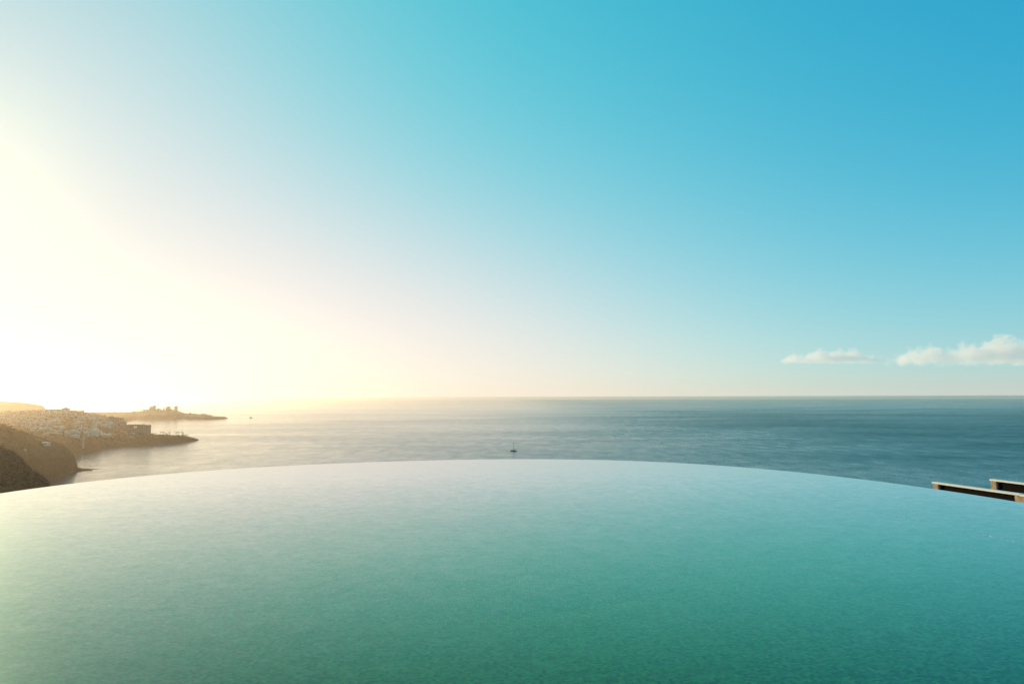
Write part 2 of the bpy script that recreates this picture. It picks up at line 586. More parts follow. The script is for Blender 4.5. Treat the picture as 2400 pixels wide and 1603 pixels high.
LOOK = ['low white house', 'tall white house with roof box', 'narrow white house with parapet', 'broad tall white house', 'low white house with roof box']
for (ri, side, kind_), lst in HOUSES.items():
    lst.sort(key=lambda q: q[0])
    for i, (px, o) in enumerate(lst):
        pos_ = '' if len(lst) == 1 else (', leftmost there' if i == 0 else (', rightmost there' if i == len(lst) - 1 else f', {ORD[i]} there'))
        o['label'] = f'{LOOK[kind_]}, {ORD[ri]} row from top, {side} of slope{pos_}'.replace('topmost row from top', 'topmost row').replace('lowest row from top', 'lowest row')

# long low pavilions whose flat roofs catch the sun
for px, py, w, lab in [(163, 1022.5, 36, 'long low pavilion with bright roof, under the lowest houses, left one'),
                       (238, 1020.5, 42, 'long low pavilion with bright roof, under the lowest houses, right one'),
                       (55, 998, 9, 'small bright roof at the left edge of the scrub patch'),
                       (73, 1001, 9, 'small bright roof second from the left below the scrub patch'),
                       (97, 1004.5, 9, 'small bright roof right of the scrub patch')]:
    p = on_land(BVH_HEAD, px, py)
    if p is None:
        continue
    root = empty('pavilion', p, radians(-4))
    bm = bmesh.new(); box(bm, (-w / 2, -3, -3), (w / 2, 3, 2.2)); obj('wall', bm, M_CREAM, root)
    bm = bmesh.new(); box(bm, (-w / 2 - .5, -4.5, 2.2), (w / 2 + .5, 3.5, 2.6)); obj('roof', bm, M_CAP, root)
    tag(root, lab, 'pavilion', 'low pavilions with bright roofs')


def block(name, px, py, depth, w, d, h, floors, bays, wallmat, label, rz=0.0, cat='building', group=None, penthouse=0.0, base=-6):
    """a larger building: wall body > windows in bands (each a part), roof slab, optional roof box"""
    p = at_depth(px, py, depth)
    root = empty(name, p, rz)
    bm = bmesh.new()
    box(bm, (-w / 2, -d / 2, base), (w / 2, d / 2, h))
    obj('wall', bm, wallmat, root)
    bm = bmesh.new()
    box(bm, (-w / 2 - .3, -d / 2 - .3, h), (w / 2 + .3, d / 2 + .3, h + .5))
    rf = obj('roof', bm, wallmat, root)
    if penthouse:
        bm = bmesh.new()
        box(bm, (-w * .18, -d * .25, h + .5), (w * .2, d * .25, h + .5 + penthouse))
        obj('stair_box', bm, wallmat, root).parent = root
    if bays:
        bm = bmesh.new()
        ww, wh = w / bays * .62, h / floors * .55
        box(bm, (-ww / 2, -.12, -wh / 2), (ww / 2, .02, wh / 2))
        first = obj('window', bm, M_GLASS, root)
        for f in range(floors):
            for b in range(bays):
                o = first if (f, b) == (0, 0) else first.copy()
                if o is not first:
                    COL.objects.link(o)
                    o.parent = root
                o.location = (-w / 2 + (b + .5) * w / bays, -d / 2, (f + .52) * h / floors)
    return tag(root, label, cat, group)


# skyline of flat blocks on the ridge
for px, py, w, h, ph, lab in [(54, 967.5, 15, 7.0, 0, 'low cream block furthest left on the headland skyline'),
                              (70, 967, 22, 7.5, 0, 'long cream block second on the headland skyline'),
                              (95, 967, 24, 7.5, 0, 'long flat block on the skyline where the far hill ends'),
                              (121, 966, 26, 8.5, 0, 'tall flat block on the skyline clear of the far hill'),
                              (142, 963.5, 12, 5.0, 0, 'small low block on the skyline between two taller ones'),
                              (154, 963, 17, 8.5, 2.2, 'block with a roof box on the skyline left of the palms')]:
    block('ridge_building', px, py, 2040, w, 12, h, 2, 4, M_CREAM, lab, group='flat blocks along the headland ridge', penthouse=ph)

# stepped dark blocks to the right of the white houses
block('stepped_building', 259, 992, 1800, 26, 18, 16.5, 4, 5, M_CONC, 'dark stepped block behind the white houses, upper one with a planted roof', radians(14), group='brown blocks at the seaward end of the slope', penthouse=2)
block('stepped_building', 277, 996, 1760, 20, 18, 19.5, 5, 4, M_CONC, 'tallest dark stepped block, next to the gap before the hotel', radians(14), group='brown blocks at the seaward end of the slope')
block('stepped_building', 288.5, 1003, 1730, 12, 16, 17.5, 5, 3, M_CONC, 'narrow dark block lowest of the stepped ones, beside the hotel', radians(14), group='brown blocks at the seaward end of the slope')

# hotel at the cliff end
hp = at_depth(323, 1022, 1600)
hotel = empty('cliff_hotel', hp, radians(6))
W, D = 50.0, 20.0
bm = bmesh.new(); box(bm, (-W / 2, -D / 2, -10), (W / 2, D / 2, 20)); obj('wall', bm, M_CONC, hotel)
bm = bmesh.new(); box(bm, (-W / 2, -D / 2, 20), (-W / 2 + 12, D / 2, 26)); box(bm, (-W / 2 + 26, -D / 2, 20), (W / 2, D / 2, 26)); obj('upper_storey', bm, M_CONC, hotel)
bm = bmesh.new(); box(bm, (-W / 2 + 12, -D / 2, 23.6), (-W / 2 + 26, D / 2, 26)); obj('bridge_storey', bm, M_CONC, hotel)
bm = bmesh.new(); box(bm, (-W / 2 - .4, -D / 2 - .4, 26), (W / 2 - 8, D / 2 + .4, 26.7)); box(bm, (-W / 2 + 4, -D / 3, 26.7), (-W / 2 + 32, D / 3, 27.6)); rf = obj('roof', bm, M_CONC, hotel)
bm = bmesh.new(); box(bm, (W / 2 - 13, -2, 26.7), (W / 2 - 11, 1, 29)); obj('chimney', bm, M_CONC, rf)
bm = bmesh.new(); box(bm, (-W / 2 - .1, -D / 2 - 1.2, -.12), (W / 2, -D / 2 - .01, .12)); sl = obj('balcony_slab', bm, M_CREAM, hotel)
sl.location = (0, 0, 4.5)
for k in range(1, 5):
    o = sl.copy(); COL.objects.link(o); o.location = (0, 0, 4.5 + 4.2 * k)
bm = bmesh.new(); box(bm, (-1.3, -.1, -1.1), (1.3, .03, 1.1)); wn = obj('window', bm, M_GLASS, hotel)
first = True
for k in range(6):
    for b in range(12):
        if k == 4 and 3 <= b <= 5:
            continue
        o = wn if first else wn.copy()
        if not first:
            COL.objects.link(o)
        first = False
        o.location = (-W / 2 + 2.5 + b * 4.1, -D / 2, 2.6 + 4.2 * k - (.7 if k == 5 else 0))
tag(hotel, 'brown flat-topped hotel block with a bright slot through its top storey, at the cliff end', 'hotel')

# sunlit accents on the slopes
for px, py, d, w, h, lab in [(105, 1041, 905, 9.5, 2.4, 'low tan building catching the sun on the bluff slope'),
                             (58, 1056, 830, 2.6, 2.0, 'tiny white hut on the dark slope of the bluff')]:
    p = at_depth(px, py, d)
    p2 = on_land(BVH_BLUFF, px, py) or p
    root = empty('slope_hut', p2, radians(60))
    bm = bmesh.new(); box(bm, (-w / 2, -w / 2, -2), (w / 2, w / 2, h)); obj('wall', bm, M_WHITE, root)
    bm = bmesh.new(); box(bm, (-w / 2 - .2, -w / 2 - .2, h), (w / 2 + .2, w / 2 + .2, h + .25)); obj('roof', bm, M_CREAM, root)
    bm = bmesh.new(); box(bm, (-w * .3, -w / 2 - .05, .2), (-w * .05, -w / 2 + .02, h * .8)); obj('door', bm, M_RECESS, root)
    tag(root, lab, 'hut')
p = on_land(BVH_HEAD, 193, 1046) or at_depth(193, 1046, 1250)
root = empty('cliff_stair_tower', p)
bm = bmesh.new(); box(bm, (-2.4, -2, -4), (2.4, 2, 17)); obj('wall', bm, M_PALECONC, root)
bm = bmesh.new(); box(bm, (-2.7, -2.3, 17), (2.7, 2.3, 17.5)); obj('roof', bm, M_PALECONC, root)
tag(root, 'pale slim stair tower standing against the brown cliff below the houses', 'tower')

# towers of the distant headland
def far_tower(px, py0, py1, wpx, depth, lab, steps=1, spire=0, name='tower_block'):
    s = depth / F_PX
    p = at_depth(px, py0, depth)
    root = empty(name, p)
    h, w = (py0 - py1) * s, wpx * s
    bm = bmesh.new()
    for k in range(steps):
        box(bm, (-w / 2 + k * w * .16, -w / 3, -28 if k == 0 else h * (.55 + .45 * (k - 1) / max(steps - 1, 1))), (w / 2 - k * w * .1, w / 3, h * (.55 + .45 * k / max(steps - 1, 1)) if steps > 1 else h))
    obj('wall', bm, M_CREAM, root)
    if spire:
        bm = bmesh.new(); tube(bm, [(0, 0, h - 1), (0, 0, h + spire * s * .6), (0, 0, h + spire * s)], [.9, .6, .25], 6); obj('mast', bm, M_CREAM, root)
    bm = bmesh.new()
    nb = max(2, int(w / 6)); nf = max(2, int(h / 5))
    for f in range(nf):
        for b in range(nb):
            x = -w / 2 + (b + .5) * w / nb
            if abs(x) < w / 2 * .7:
                box(bm, (x - 1.3, -w / 3 - .1, (f + .4) * h * .55 / nf), (x + 1.3, -w / 3 + .05, (f + .8) * h * .55 / nf))
    obj('window_band', bm, M_GLASS, root)['kind'] = 'stuff'
    return tag(root, lab, 'tower', 'towers on the distant headland')


far_tower(355, 961, 951.5, 9, 3500, 'broad stepped tower block left in the distant skyline', 3)
far_tower(362, 961, 949.5, 6, 3510, 'slightly taller tower block joined to the broad stepped one', 2)
far_tower(371, 962, 956.5, 6, 3500, 'low building in the dip of the distant skyline')
far_tower(384, 962, 955, 3, 3500, 'narrow low tower in the middle of the distant skyline')
far_tower(391, 961.5, 953, 5, 3500, 'distant tower carrying a tall mast', 2, 5)
far_tower(396.5, 961.5, 951.8, 5, 3510, 'flat-topped tower right beside the one with the mast')
far_tower(410, 961.5, 951.5, 3, 3500, 'slim tower, left one of the pair at the right end of the distant skyline')
far_tower(414.3, 961.5, 950.8, 3.5, 3510, 'slim tower, right one of the pair at the right end of the distant skyline')
for px, lab in ((323, 'thin spire, left of the two on the distant headland'), (331, 'thin spire, right of the two on the distant headland')):
    p = at_depth(px, 966, 3540)
    root = empty('spire', p)
    s = 3540 / F_PX
    bm = bmesh.new(); tube(bm, [(0, 0, -16), (0, 0, 5 * s), (0, 0, 9 * s), (0, 0, 13 * s)], [2.2, 1.9, 1.2, .4], 8); obj('shaft', bm, M_CREAM, root)
    bm = bmesh.new(); tube(bm, [(0, 0, 4.6 * s), (0, 0, 5.4 * s)], [3.2, 3.2], 8); obj('gallery', bm, M_CREAM, root)
    tag(root, lab, 'spire', 'thin spires on the distant headland')
for px, py, w, lab in ((476, 971.5, 8, 'low distant building on the right slope of the far headland'), (493.5, 974, 2.5, 'tiny tower near the tip of the far headland'), (308, 967.5, 5, 'low building left of the spires on the far headland')):
    far_tower(px, py + 1, py - (2.6 if w > 4 else 3.2), w, 3440, lab, name='shore_building')

for px, ry, w in ((268, 966.2, 4), (283, 966, 5), (297, 966, 3.5), (314, 965, 4), (338, 962.2, 5), (345, 961.2, 4), (376, 959.9, 4), (400, 960.6, 4), (404, 960.8, 2.5), (446, 969.2, 4), (458, 970, 3), (483, 972, 4)):
    lowb = far_tower(px, ry + .6, ry - 1.6 - 1.1 * R(), w, wl(px, 982) + 120, 'tiny hazy low building along the ridge of the distant headland', name='shore_building')
    lowb['category'], lowb['group'] = 'building', 'low buildings along the distant ridge'

# ------------------------------------------------------------------ palms and shrubs
def palm(p, h, cr, lab, grp, seed, rz):
    rnd = random.Random(seed)
    root = empty('palm_tree', p, rz)
    lean = (rnd.random() - .5) * .12 * h
    pts = [(lean * t * t, 0, h * t - (1.5 if t == 0 else 0)) for t in (0, .25, .5, .75, 1)]
    bm = bmesh.new(); tube(bm, pts, [.34, .26, .22, .2, .22], 6); obj('trunk', bm, M_BARK, root)
    bm = bmesh.new()
    for k in range(18):
        a = 2 * pi * k / 18 + rnd.random() * .4
        up = .9 - 1.3 * ((k * 7) % 18) / 18
        prev = None
        for i in range(6):
            t = i / 5
            rr = cr * t * (1 - .12 * t)
            zz = h + up * cr * .5 * t - cr * .55 * t * t
            c = Vector((lean + rr * cos(a), rr * sin(a), zz))
            wd = .5 * cr * .32 * (sin(pi * min(1, t * .85 + .12)))
            s = Vector((-sin(a), cos(a), 0)) * wd
            cur = [bm.verts.new(c + s - Vector((0, 0, wd * .5))), bm.verts.new(c), bm.verts.new(c - s - Vector((0, 0, wd * .5)))]
            if prev:
                bm.faces.new((prev[0], prev[1], cur[1], cur[0]))
                bm.faces.new((prev[1], prev[2], cur[2], cur[1]))
            prev = cur
    obj('crown', bm, M_LEAF, root)
    return tag(root, lab, 'palm tree', grp)


spit = [(358, 1019, 5), (364, 1019, 5), (376, 1019.5, 8), (382, 1019.5, 8), (388, 1019.5, 6), (397, 1020, 8), (413, 1020.5, 8.5), (419, 1020.5, 9), (426, 1021, 9.5), (429, 1021, 7), (435.5, 1021.5, 4.5), (438.5, 1021.5, 5)]
sl_ = ['short palm nearest the hotel on the low spit', 'short bushy palm second from the hotel on the spit', 'palm left of a close pair on the spit', 'palm right of a close pair on the spit', 'shorter palm right of the close pair on the spit',
       'palm standing alone in the middle of the spit', 'slim palm first in the loose group toward the tip of the spit', 'slim tall palm between two others toward the tip of the spit', 'tallest palm of the spit near its tip', 'leaning palm crowded under the tallest one on the spit',
       'low palm second last before the tip of the spit', 'low palm last before the tip of the spit']
for i, ((px, py, h), lab) in enumerate(zip(spit, sl_)):
    p = on_land(BVH_HEAD, px, py + 1) or at_depth(px, py, 1580)
    palm(p, h, 3.6 if h > 6 else 3.0, lab, 'palms on the low spit', i, R() * 6)
for i, (px, py, h, lab) in enumerate([(160.5, 966.5, 13, 'broad palm on the headland ridge beside the roof-box block'), (174, 967, 15.5, 'tallest palm standing clear on the headland ridge'), (196, 968, 9, 'small lone palm at the right end of the headland ridge')]):
    palm(at_depth(px, py, 2010), h, 5.5 if i < 2 else 3.6, lab, 'palms on the headland ridge', 50 + i, R() * 6)


def scatter_shrubs(name, bvh, region, n, size, m):
    bm = bmesh.new()
    rnd = random.Random(3)
    for k in range(n):
        px, py = region(rnd)
        p = on_land(bvh, px, py)
        if p is None or p.z < SEA_Z + 3:
            continue
        s = size * (.5 + rnd.random())
        for q in range(5):
            c = p + Vector(((rnd.random() - .5) * s, (rnd.random() - .5) * s, s * .3 * rnd.random()))
            vv = [bm.verts.new(c + Vector(((rnd.random() - .5), (rnd.random() - .5), rnd.random() * .9)) * s) for _ in range(4)]
            for f in ((0, 1, 2), (0, 2, 3), (0, 3, 1), (1, 3, 2)):
                bm.faces.new([vv[i] for i in f])
    return tag(obj(name, bm, m), 'low dry scrub and garden shrubs covering the slope', 'shrubs', kind='stuff')


scatter_shrubs('hillside_shrubs', BVH_HEAD, lambda r: (r.uniform(-40, 345), r.uniform(966, 1042)), 2600, 3.4, M_SHRUB)
scatter_shrubs('bluff_shrubs', BVH_BLUFF, lambda r: (r.uniform(-60, 172), r.uniform(995, 1100)), 1500, 1.5, M_SHRUB)
scatter_shrubs('near_shrubs', BVH_NEAR, lambda r: (r.uniform(-60, 116), r.uniform(1040, 1155)), 1300, .9, M_SHRUB)
scatter_shrubs('spit_shrubs', BVH_HEAD, lambda r: (r.uniform(345, 440), r.uniform(1017, 1026)), 260, 2.4, M_SHRUB)

# ------------------------------------------------------------------ boats
def catamaran():
    p = at_z(1204, 1057, SEA_Z)
    root = empty('sailing_catamaran', p, radians(166))
    L = 11.5
    for s in (-1, 1):
        bm = bmesh.new()
        secs = []
        for i in range(9):
            t = i / 8
            x = -L / 2 + L * t
            w = .75 * (1 - max(0, (t - .55) / .45) ** 2.2) + .03
            top = 1.25 + .35 * t
            secs.append([bm.verts.new((x, s * 2.6 + a * w, z)) for a, z in ((-.35, -.4), (-.9, .35), (-1, top), (1, top), (.9, .35), (.35, -.4))])
        for a, b in zip(secs, secs[1:]):
            for k in range(6):
                bm.faces.new((a[k], a[(k + 1) % 6], b[(k + 1) % 6], b[k]))
        bm.faces.new(secs[0][::-1]); bm.faces.new(secs[-1])
        bmesh.ops.recalc_face_normals(bm, faces=bm.faces)
        obj('hull', bm, M_HULL, root)
    bm = bmesh.new(); box(bm, (-L / 2 + .6, -2.0, .85), (1.6, 2.0, 1.3)); obj('bridge_deck', bm, M_HULL, root)
    bm = bmesh.new()
    v = box(bm, (-2.6, -2.2, 1.3), (1.6, 2.2, 2.5))
    for q in v:
        if q.co.z > 2:
            q.co.x = q.co.x * .78 - .2; q.co.y *= .85
    cab = obj('cabin', bm, M_GEL, root)
    bm = bmesh.new(); box(bm, (-2.2, -2.26, 1.75), (1.0, 2.26, 2.15)); obj('cabin_window', bm, M_GLASS, cab)
    bm = bmesh.new(); box(bm, (-5.0, -2.0, 3.45), (-1.9, 2.0, 3.6)); obj('bimini_top', bm, M_CANVAS, root)
    for x in (-4.8, -2.1):
        for y in (-1.9, 1.9):
            bm = bmesh.new(); tube(bm, [(x, y, 1.3), (x, y, 3.46)], [.05, .05], 6); obj('bimini_post', bm, M_ALU, root)
    bm = bmesh.new(); tube(bm, [(.2, 0, 1.3), (.1, 0, 10), (0, 0, 18.5)], [.30, .26, .2], 8); obj('mast', bm, M_MAST, root)
    bm = bmesh.new(); tube(bm, [(.1, 0, 4.1), (-4.8, 0, 4.3)], [.1, .09], 6); bo = obj('boom', bm, M_ALU, root)
    bm = bmesh.new(); tube(bm, [(0, 0, 4.42), (-2.2, 0, 4.6), (-4.6, 0, 4.5)], [.22, .24, .12], 8); obj('furled_sail', bm, M_SAIL, bo)
    bm = bmesh.new(); tube(bm, [(L / 2 - .3, 0, 1.5), (.1, 0, 17.0)], [.09, .06], 5); obj('furled_jib', bm, M_SAIL, root)
    return tag(root, 'sailing catamaran, hulls coloured with backlit shade, with bare mast on the sea beyond the pool edge', 'sailboat')


catamaran()
p = at_z(588, 979.2, SEA_Z)
root = empty('motor_boat', p, radians(8))
bm = bmesh.new()
secs = []
for i in range(7):
    t = i / 6
    w = 2.2 * (1 - max(0, (t - .5) / .5) ** 2) + .05
    secs.append([bm.verts.new((-8 + 16 * t, a * w, z + .8 * t * (z > 0))) for a, z in ((-.4, -.4), (-1, 1.7), (1, 1.7), (.4, -.4))])
for a, b in zip(secs, secs[1:]):
    for k in range(4):
        bm.faces.new((a[k], a[(k + 1) % 4], b[(k + 1) % 4], b[k]))
bm.faces.new(secs[0][::-1]); bm.faces.new(secs[-1])
bmesh.ops.recalc_face_normals(bm, faces=bm.faces)
obj('hull', bm, M_HULL, root)
bm = bmesh.new(); box(bm, (-4, -1.6, 1.7), (2.5, 1.6, 4.2)); box(bm, (-2.5, -1.4, 4.2), (1, 1.4, 5.8)); cb = obj('cabin', bm, M_GEL, root)
bm = bmesh.new(); box(bm, (-3.4, -1.66, 2.7), (2.0, 1.66, 3.5)); obj('cabin_window', bm, M_GLASS, cb)
bm = bmesh.new(); tube(bm, [(-1, 0, 5.8), (-1, 0, 8.8)], [.12, .06], 5); obj('mast', bm, M_ALU, root)
tag(root, 'tiny dark motor boat far out off the tip of the distant headland', 'motor boat')

# ------------------------------------------------------------------ ground under the pool
PC = Vector((-0.6, 9.5, 0))                                     # middle of the round pool
EDGE = [at_z(px, py, 0).to_2d() for px, py in [(0, 1155), (130, 1137), (300, 1117), (520, 1100), (715, 1088.6), (1022, 1077.5), (1200, 1075.3), (1410, 1077.6),
                                              (1533, 1080.5), (1670, 1089), (1800, 1100), (2000, 1118), (2183, 1145), (2379, 1173)]]


def fit_edge():
    """smooth outline r(angle) through the measured rim points: Fourier series, ridge-regularised (plain Gauss solve)"""
    K = 4
    def row(a):
        r_ = [1.0]
        for k in range(1, K + 1):
            r_ += [cos(k * a), sin(k * a)]
        return r_
    n = 2 * K + 1
    A = [[0.0] * n for _ in range(n)]
    y = [0.0] * n
    for (x_, y_) in EDGE:
        dx, dy = x_ - PC.x, y_ - PC.y
        a, rr = math.atan2(dy, dx), math.hypot(dx, dy) - 8.5
        q = row(a)
        for i in range(n):
            y[i] += q[i] * rr
            for j in range(n):
                A[i][j] += q[i] * q[j]
    for i in range(n):
        A[i][i] += .004 * (1 + (i + 1) // 2) ** 2
    for i in range(n):
        for j in range(i + 1, n):
            f = A[j][i] / A[i][i]
            for k in range(i, n):
                A[j][k] -= f * A[i][k]
            y[j] -= f * y[i]
    x = [0.0] * n
    for i in reversed(range(n)):
        x[i] = (y[i] - sum(A[i][k] * x[k] for k in range(i + 1, n))) / A[i][i]
    return lambda a: 8.5 + sum(c * q for c, q in zip(x, row(a)))


rim_r = fit_edge()
NSEG = 240
ANG = [2 * pi * k / NSEG for k in range(NSEG)]


def lathe_rim(bm, prof, close=True):
    """sweep a profile of (offset from rim, z) round the pool outline"""
    rows = []
    for a in ANG:
        r = rim_r(a)
        rows.append([bm.verts.new((PC.x + (r + o) * cos(a), PC.y + (r + o) * sin(a), z)) for o, z in prof])
    for i in range(NSEG):
        p, q = rows[i], rows[(i + 1) % NSEG]
        for k in range(len(prof) - 1):
            bm.faces.new((p[k], q[k], q[k + 1], p[k + 1]))
    return rows


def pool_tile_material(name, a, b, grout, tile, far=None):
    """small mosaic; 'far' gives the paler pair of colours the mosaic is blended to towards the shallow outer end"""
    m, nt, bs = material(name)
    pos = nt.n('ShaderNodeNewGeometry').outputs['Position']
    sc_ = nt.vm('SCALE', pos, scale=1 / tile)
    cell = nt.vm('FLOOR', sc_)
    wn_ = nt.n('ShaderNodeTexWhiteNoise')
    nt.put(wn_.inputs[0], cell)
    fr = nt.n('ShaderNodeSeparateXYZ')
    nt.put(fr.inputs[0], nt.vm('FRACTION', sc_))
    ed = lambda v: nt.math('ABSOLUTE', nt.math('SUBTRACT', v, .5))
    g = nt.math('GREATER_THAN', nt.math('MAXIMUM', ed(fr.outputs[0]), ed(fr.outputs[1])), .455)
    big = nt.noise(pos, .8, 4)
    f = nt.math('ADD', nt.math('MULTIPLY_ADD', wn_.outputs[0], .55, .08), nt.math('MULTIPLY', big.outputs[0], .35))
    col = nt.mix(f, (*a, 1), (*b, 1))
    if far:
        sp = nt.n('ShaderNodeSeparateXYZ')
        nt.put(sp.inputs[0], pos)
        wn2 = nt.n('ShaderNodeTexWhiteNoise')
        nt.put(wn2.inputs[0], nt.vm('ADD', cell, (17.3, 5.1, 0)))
        t = nt.math('ADD', nt.ramp(sp.outputs[1], 2.6, 10.0), nt.math('MULTIPLY', nt.math('SUBTRACT', wn2.outputs[0], .5), .35))  # brightness growing with distance, painted into the tile colour
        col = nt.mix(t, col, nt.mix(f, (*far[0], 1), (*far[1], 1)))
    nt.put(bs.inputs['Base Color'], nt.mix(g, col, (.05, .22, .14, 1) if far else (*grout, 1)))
    bs.inputs['Roughness'].default_value = .35
    return m


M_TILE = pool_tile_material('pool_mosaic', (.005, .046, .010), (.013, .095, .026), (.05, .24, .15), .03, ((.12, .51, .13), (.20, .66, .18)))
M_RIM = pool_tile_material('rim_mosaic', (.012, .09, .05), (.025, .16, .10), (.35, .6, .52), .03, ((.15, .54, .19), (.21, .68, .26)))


def pool_water_material():
    m, nt, b = material('pool_water')
    m.node_tree.nodes.remove(b)
    pos = nt.n('ShaderNodeNewGeometry').outputs['Position']
    nrm = slopes(nt, pos, [((1.1, 1.6, 0), .009, 2), ((5.5, 8.0, 0), .040, 3), ((17, 24, 0), .045, 2)])
    fr = nt.n('ShaderNodeFresnel')
    bf = nt.n('ShaderNodeNewGeometry').outputs['Backfacing']          # an unrefracting sheet: same reflectance from either side
    nt.put(fr.inputs['IOR'], nt.math('ADD', nt.math('MULTIPLY', bf, 1 / 1.333 - 1.333), 1.333))
    nt.put(fr.inputs['Normal'], nrm)
    tr_ = nt.n('ShaderNodeBsdfTransparent')
    tr_.inputs[0].default_value = (.72, .97, .93, 1)
    gl = nt.n('ShaderNodeBsdfGlossy')
    gl.inputs['Roughness'].default_value = .02
    nt.put(gl.inputs['Normal'], nrm)
    mx = nt.n('ShaderNodeMixShader')
    nt.put(mx.inputs[0], nt.math('MINIMUM', nt.math('MULTIPLY_ADD', fr.outputs[0], 2.3, -.215, clamp=True), .95))
    nt.put(mx.inputs[1], tr_.outputs[0])
    nt.put(mx.inputs[2], gl.outputs[0])
    nt.put(m.node_tree.nodes['Material Output'].inputs['Surface'], mx.outputs[0])
    return m


M_POOLWATER = pool_water_material()

# basin: floor, sloping foot and inner wall up to the ledge just under the water
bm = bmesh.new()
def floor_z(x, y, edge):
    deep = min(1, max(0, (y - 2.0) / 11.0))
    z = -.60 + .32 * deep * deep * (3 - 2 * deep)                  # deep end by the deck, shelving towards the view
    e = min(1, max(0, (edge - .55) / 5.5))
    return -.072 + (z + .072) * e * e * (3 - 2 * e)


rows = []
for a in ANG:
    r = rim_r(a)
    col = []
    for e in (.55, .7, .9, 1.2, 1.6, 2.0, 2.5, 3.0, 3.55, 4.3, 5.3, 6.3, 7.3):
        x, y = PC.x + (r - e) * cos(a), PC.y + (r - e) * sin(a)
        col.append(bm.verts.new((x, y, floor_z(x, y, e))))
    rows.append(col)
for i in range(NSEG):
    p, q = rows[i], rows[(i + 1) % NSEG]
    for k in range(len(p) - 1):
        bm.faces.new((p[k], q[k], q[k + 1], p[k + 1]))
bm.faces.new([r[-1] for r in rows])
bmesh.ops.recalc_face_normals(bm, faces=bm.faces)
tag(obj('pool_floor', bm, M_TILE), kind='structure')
# overflow wall: broad submerged ledge, rounded lip, outer face
bm = bmesh.new()
lathe_rim(bm, [(-.56, -1.3), (-.56, -.078), (-.5, -.06), (-.04, -.04), (-.01, -.05), (0, -.09), (.03, -2.6)])
bmesh.ops.recalc_face_normals(bm, faces=bm.faces)
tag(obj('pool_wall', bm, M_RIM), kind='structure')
# the water sheet with its edge rolling over the lip
bm = bmesh.new()
rows = lathe_rim(bm, [(-.30, 0), (-.06, -.001), (-.02, -.006), (.012, -.022), (.03, -.06), (.045, -.35)])
bm.faces.new([r[0] for r in rows])
bmesh.ops.recalc_face_normals(bm, faces=bm.faces)
wo = obj('pool_water', bm, M_POOLWATER, smooth=True)
if sum(p.normal.z * p.area for p in wo.data.polygons) < 0:
    wo.data.flip_normals()
tag(wo, kind='structure')

# broken line of tiny foam bubbles drifting on the right of the pool
bm = bmesh.new()
rnd = random.Random(5)
FP = [at_z(px, py, .0) for px, py in [(1910, 1164), (1960, 1174), (2020, 1187), (2080, 1201), (2150, 1218), (2220, 1234), (2300, 1252), (2370, 1268), (2440, 1284)]]
for i, (a, b) in enumerate(zip(FP, FP[1:])):
    for k in range(26):
        t = rnd.random()
        p = a.lerp(b, t)
        if noise.noise(Vector((p.x * 2, p.y * 2.2, .4))) < -.02 + .25 * rnd.random():
            continue
        r = .0022 + .0035 * rnd.random()
        c = p + Vector(((rnd.random() - .5) * .05, (rnd.random() - .5) * .05, 0))
        for s_ in range(2):
            vs_ = [bm.verts.new(c + Vector((r * 2.2 * cos(q * pi / 3), r * 2.2 * sin(q * pi / 3), .001))) for q in range(6)]
            tp = bm.verts.new(c + Vector((0, 0, r * .9)))
            for q in range(6):
                bm.faces.new((vs_[q], vs_[(q + 1) % 6], tp))
            c = c + Vector(((rnd.random() - .5) * .03, (rnd.random() - .5) * .03, 0))
tag(obj('foam_line', bm, M_FOAM), 'thin broken line of white foam drifting on the right side of the pool', 'foam', kind='stuff')

# deck behind the camera, flush with the pool's back rim
bm = bmesh.new()
prev = None
for k in range(61):
    a = radians(192) + radians(156) * k / 60
    r = rim_r(a)
    cur = [bm.verts.new((PC.x + (r + o) * cos(a), PC.y + (r + o) * sin(a), z)) for o, z in ((.06, -.5), (.06, .03), (9, .03), (9, -.5))]
    if prev:
        for q in range(3):
            bm.faces.new((prev[q], cur[q], cur[q + 1], prev[q + 1]))
    prev = cur
bmesh.ops.recalc_face_normals(bm, faces=bm.faces)
tag(obj('pool_deck', bm, M_DECK), kind='structure')

# hillside carrying the pool, falling away on every side of it to the sea
bm = bmesh.new()
prev = None
rows = []
for k in range(96):
    a = 2 * pi * k / 96
    col = []
    for j, (o, z) in enumerate([(-9, -2.7), (.5, -2.7), (2.5, -6.4), (14, -8.5), (40, -24), (80, -50), (130, -82), (170, -104)]):
        r = (rim_r(a) + o) if o > -9 else .5
        p = Vector((PC.x + r * cos(a), PC.y + r * sin(a), z))
        if j >= 3:
            p.z += noise.fractal(p * .03, 1, 2, 4) * 2.5 - 1
        col.append(bm.verts.new(p))
    rows.append(col)
for k in range(96):
    p, q = rows[k], rows[(k + 1) % 96]
    for j in range(7):
        bm.faces.new((p[j], q[j], q[j + 1], p[j + 1]))
bmesh.ops.recalc_face_normals(bm, faces=bm.faces)
tag(obj('pool_hillside', bm, M_HILL), kind='structure')

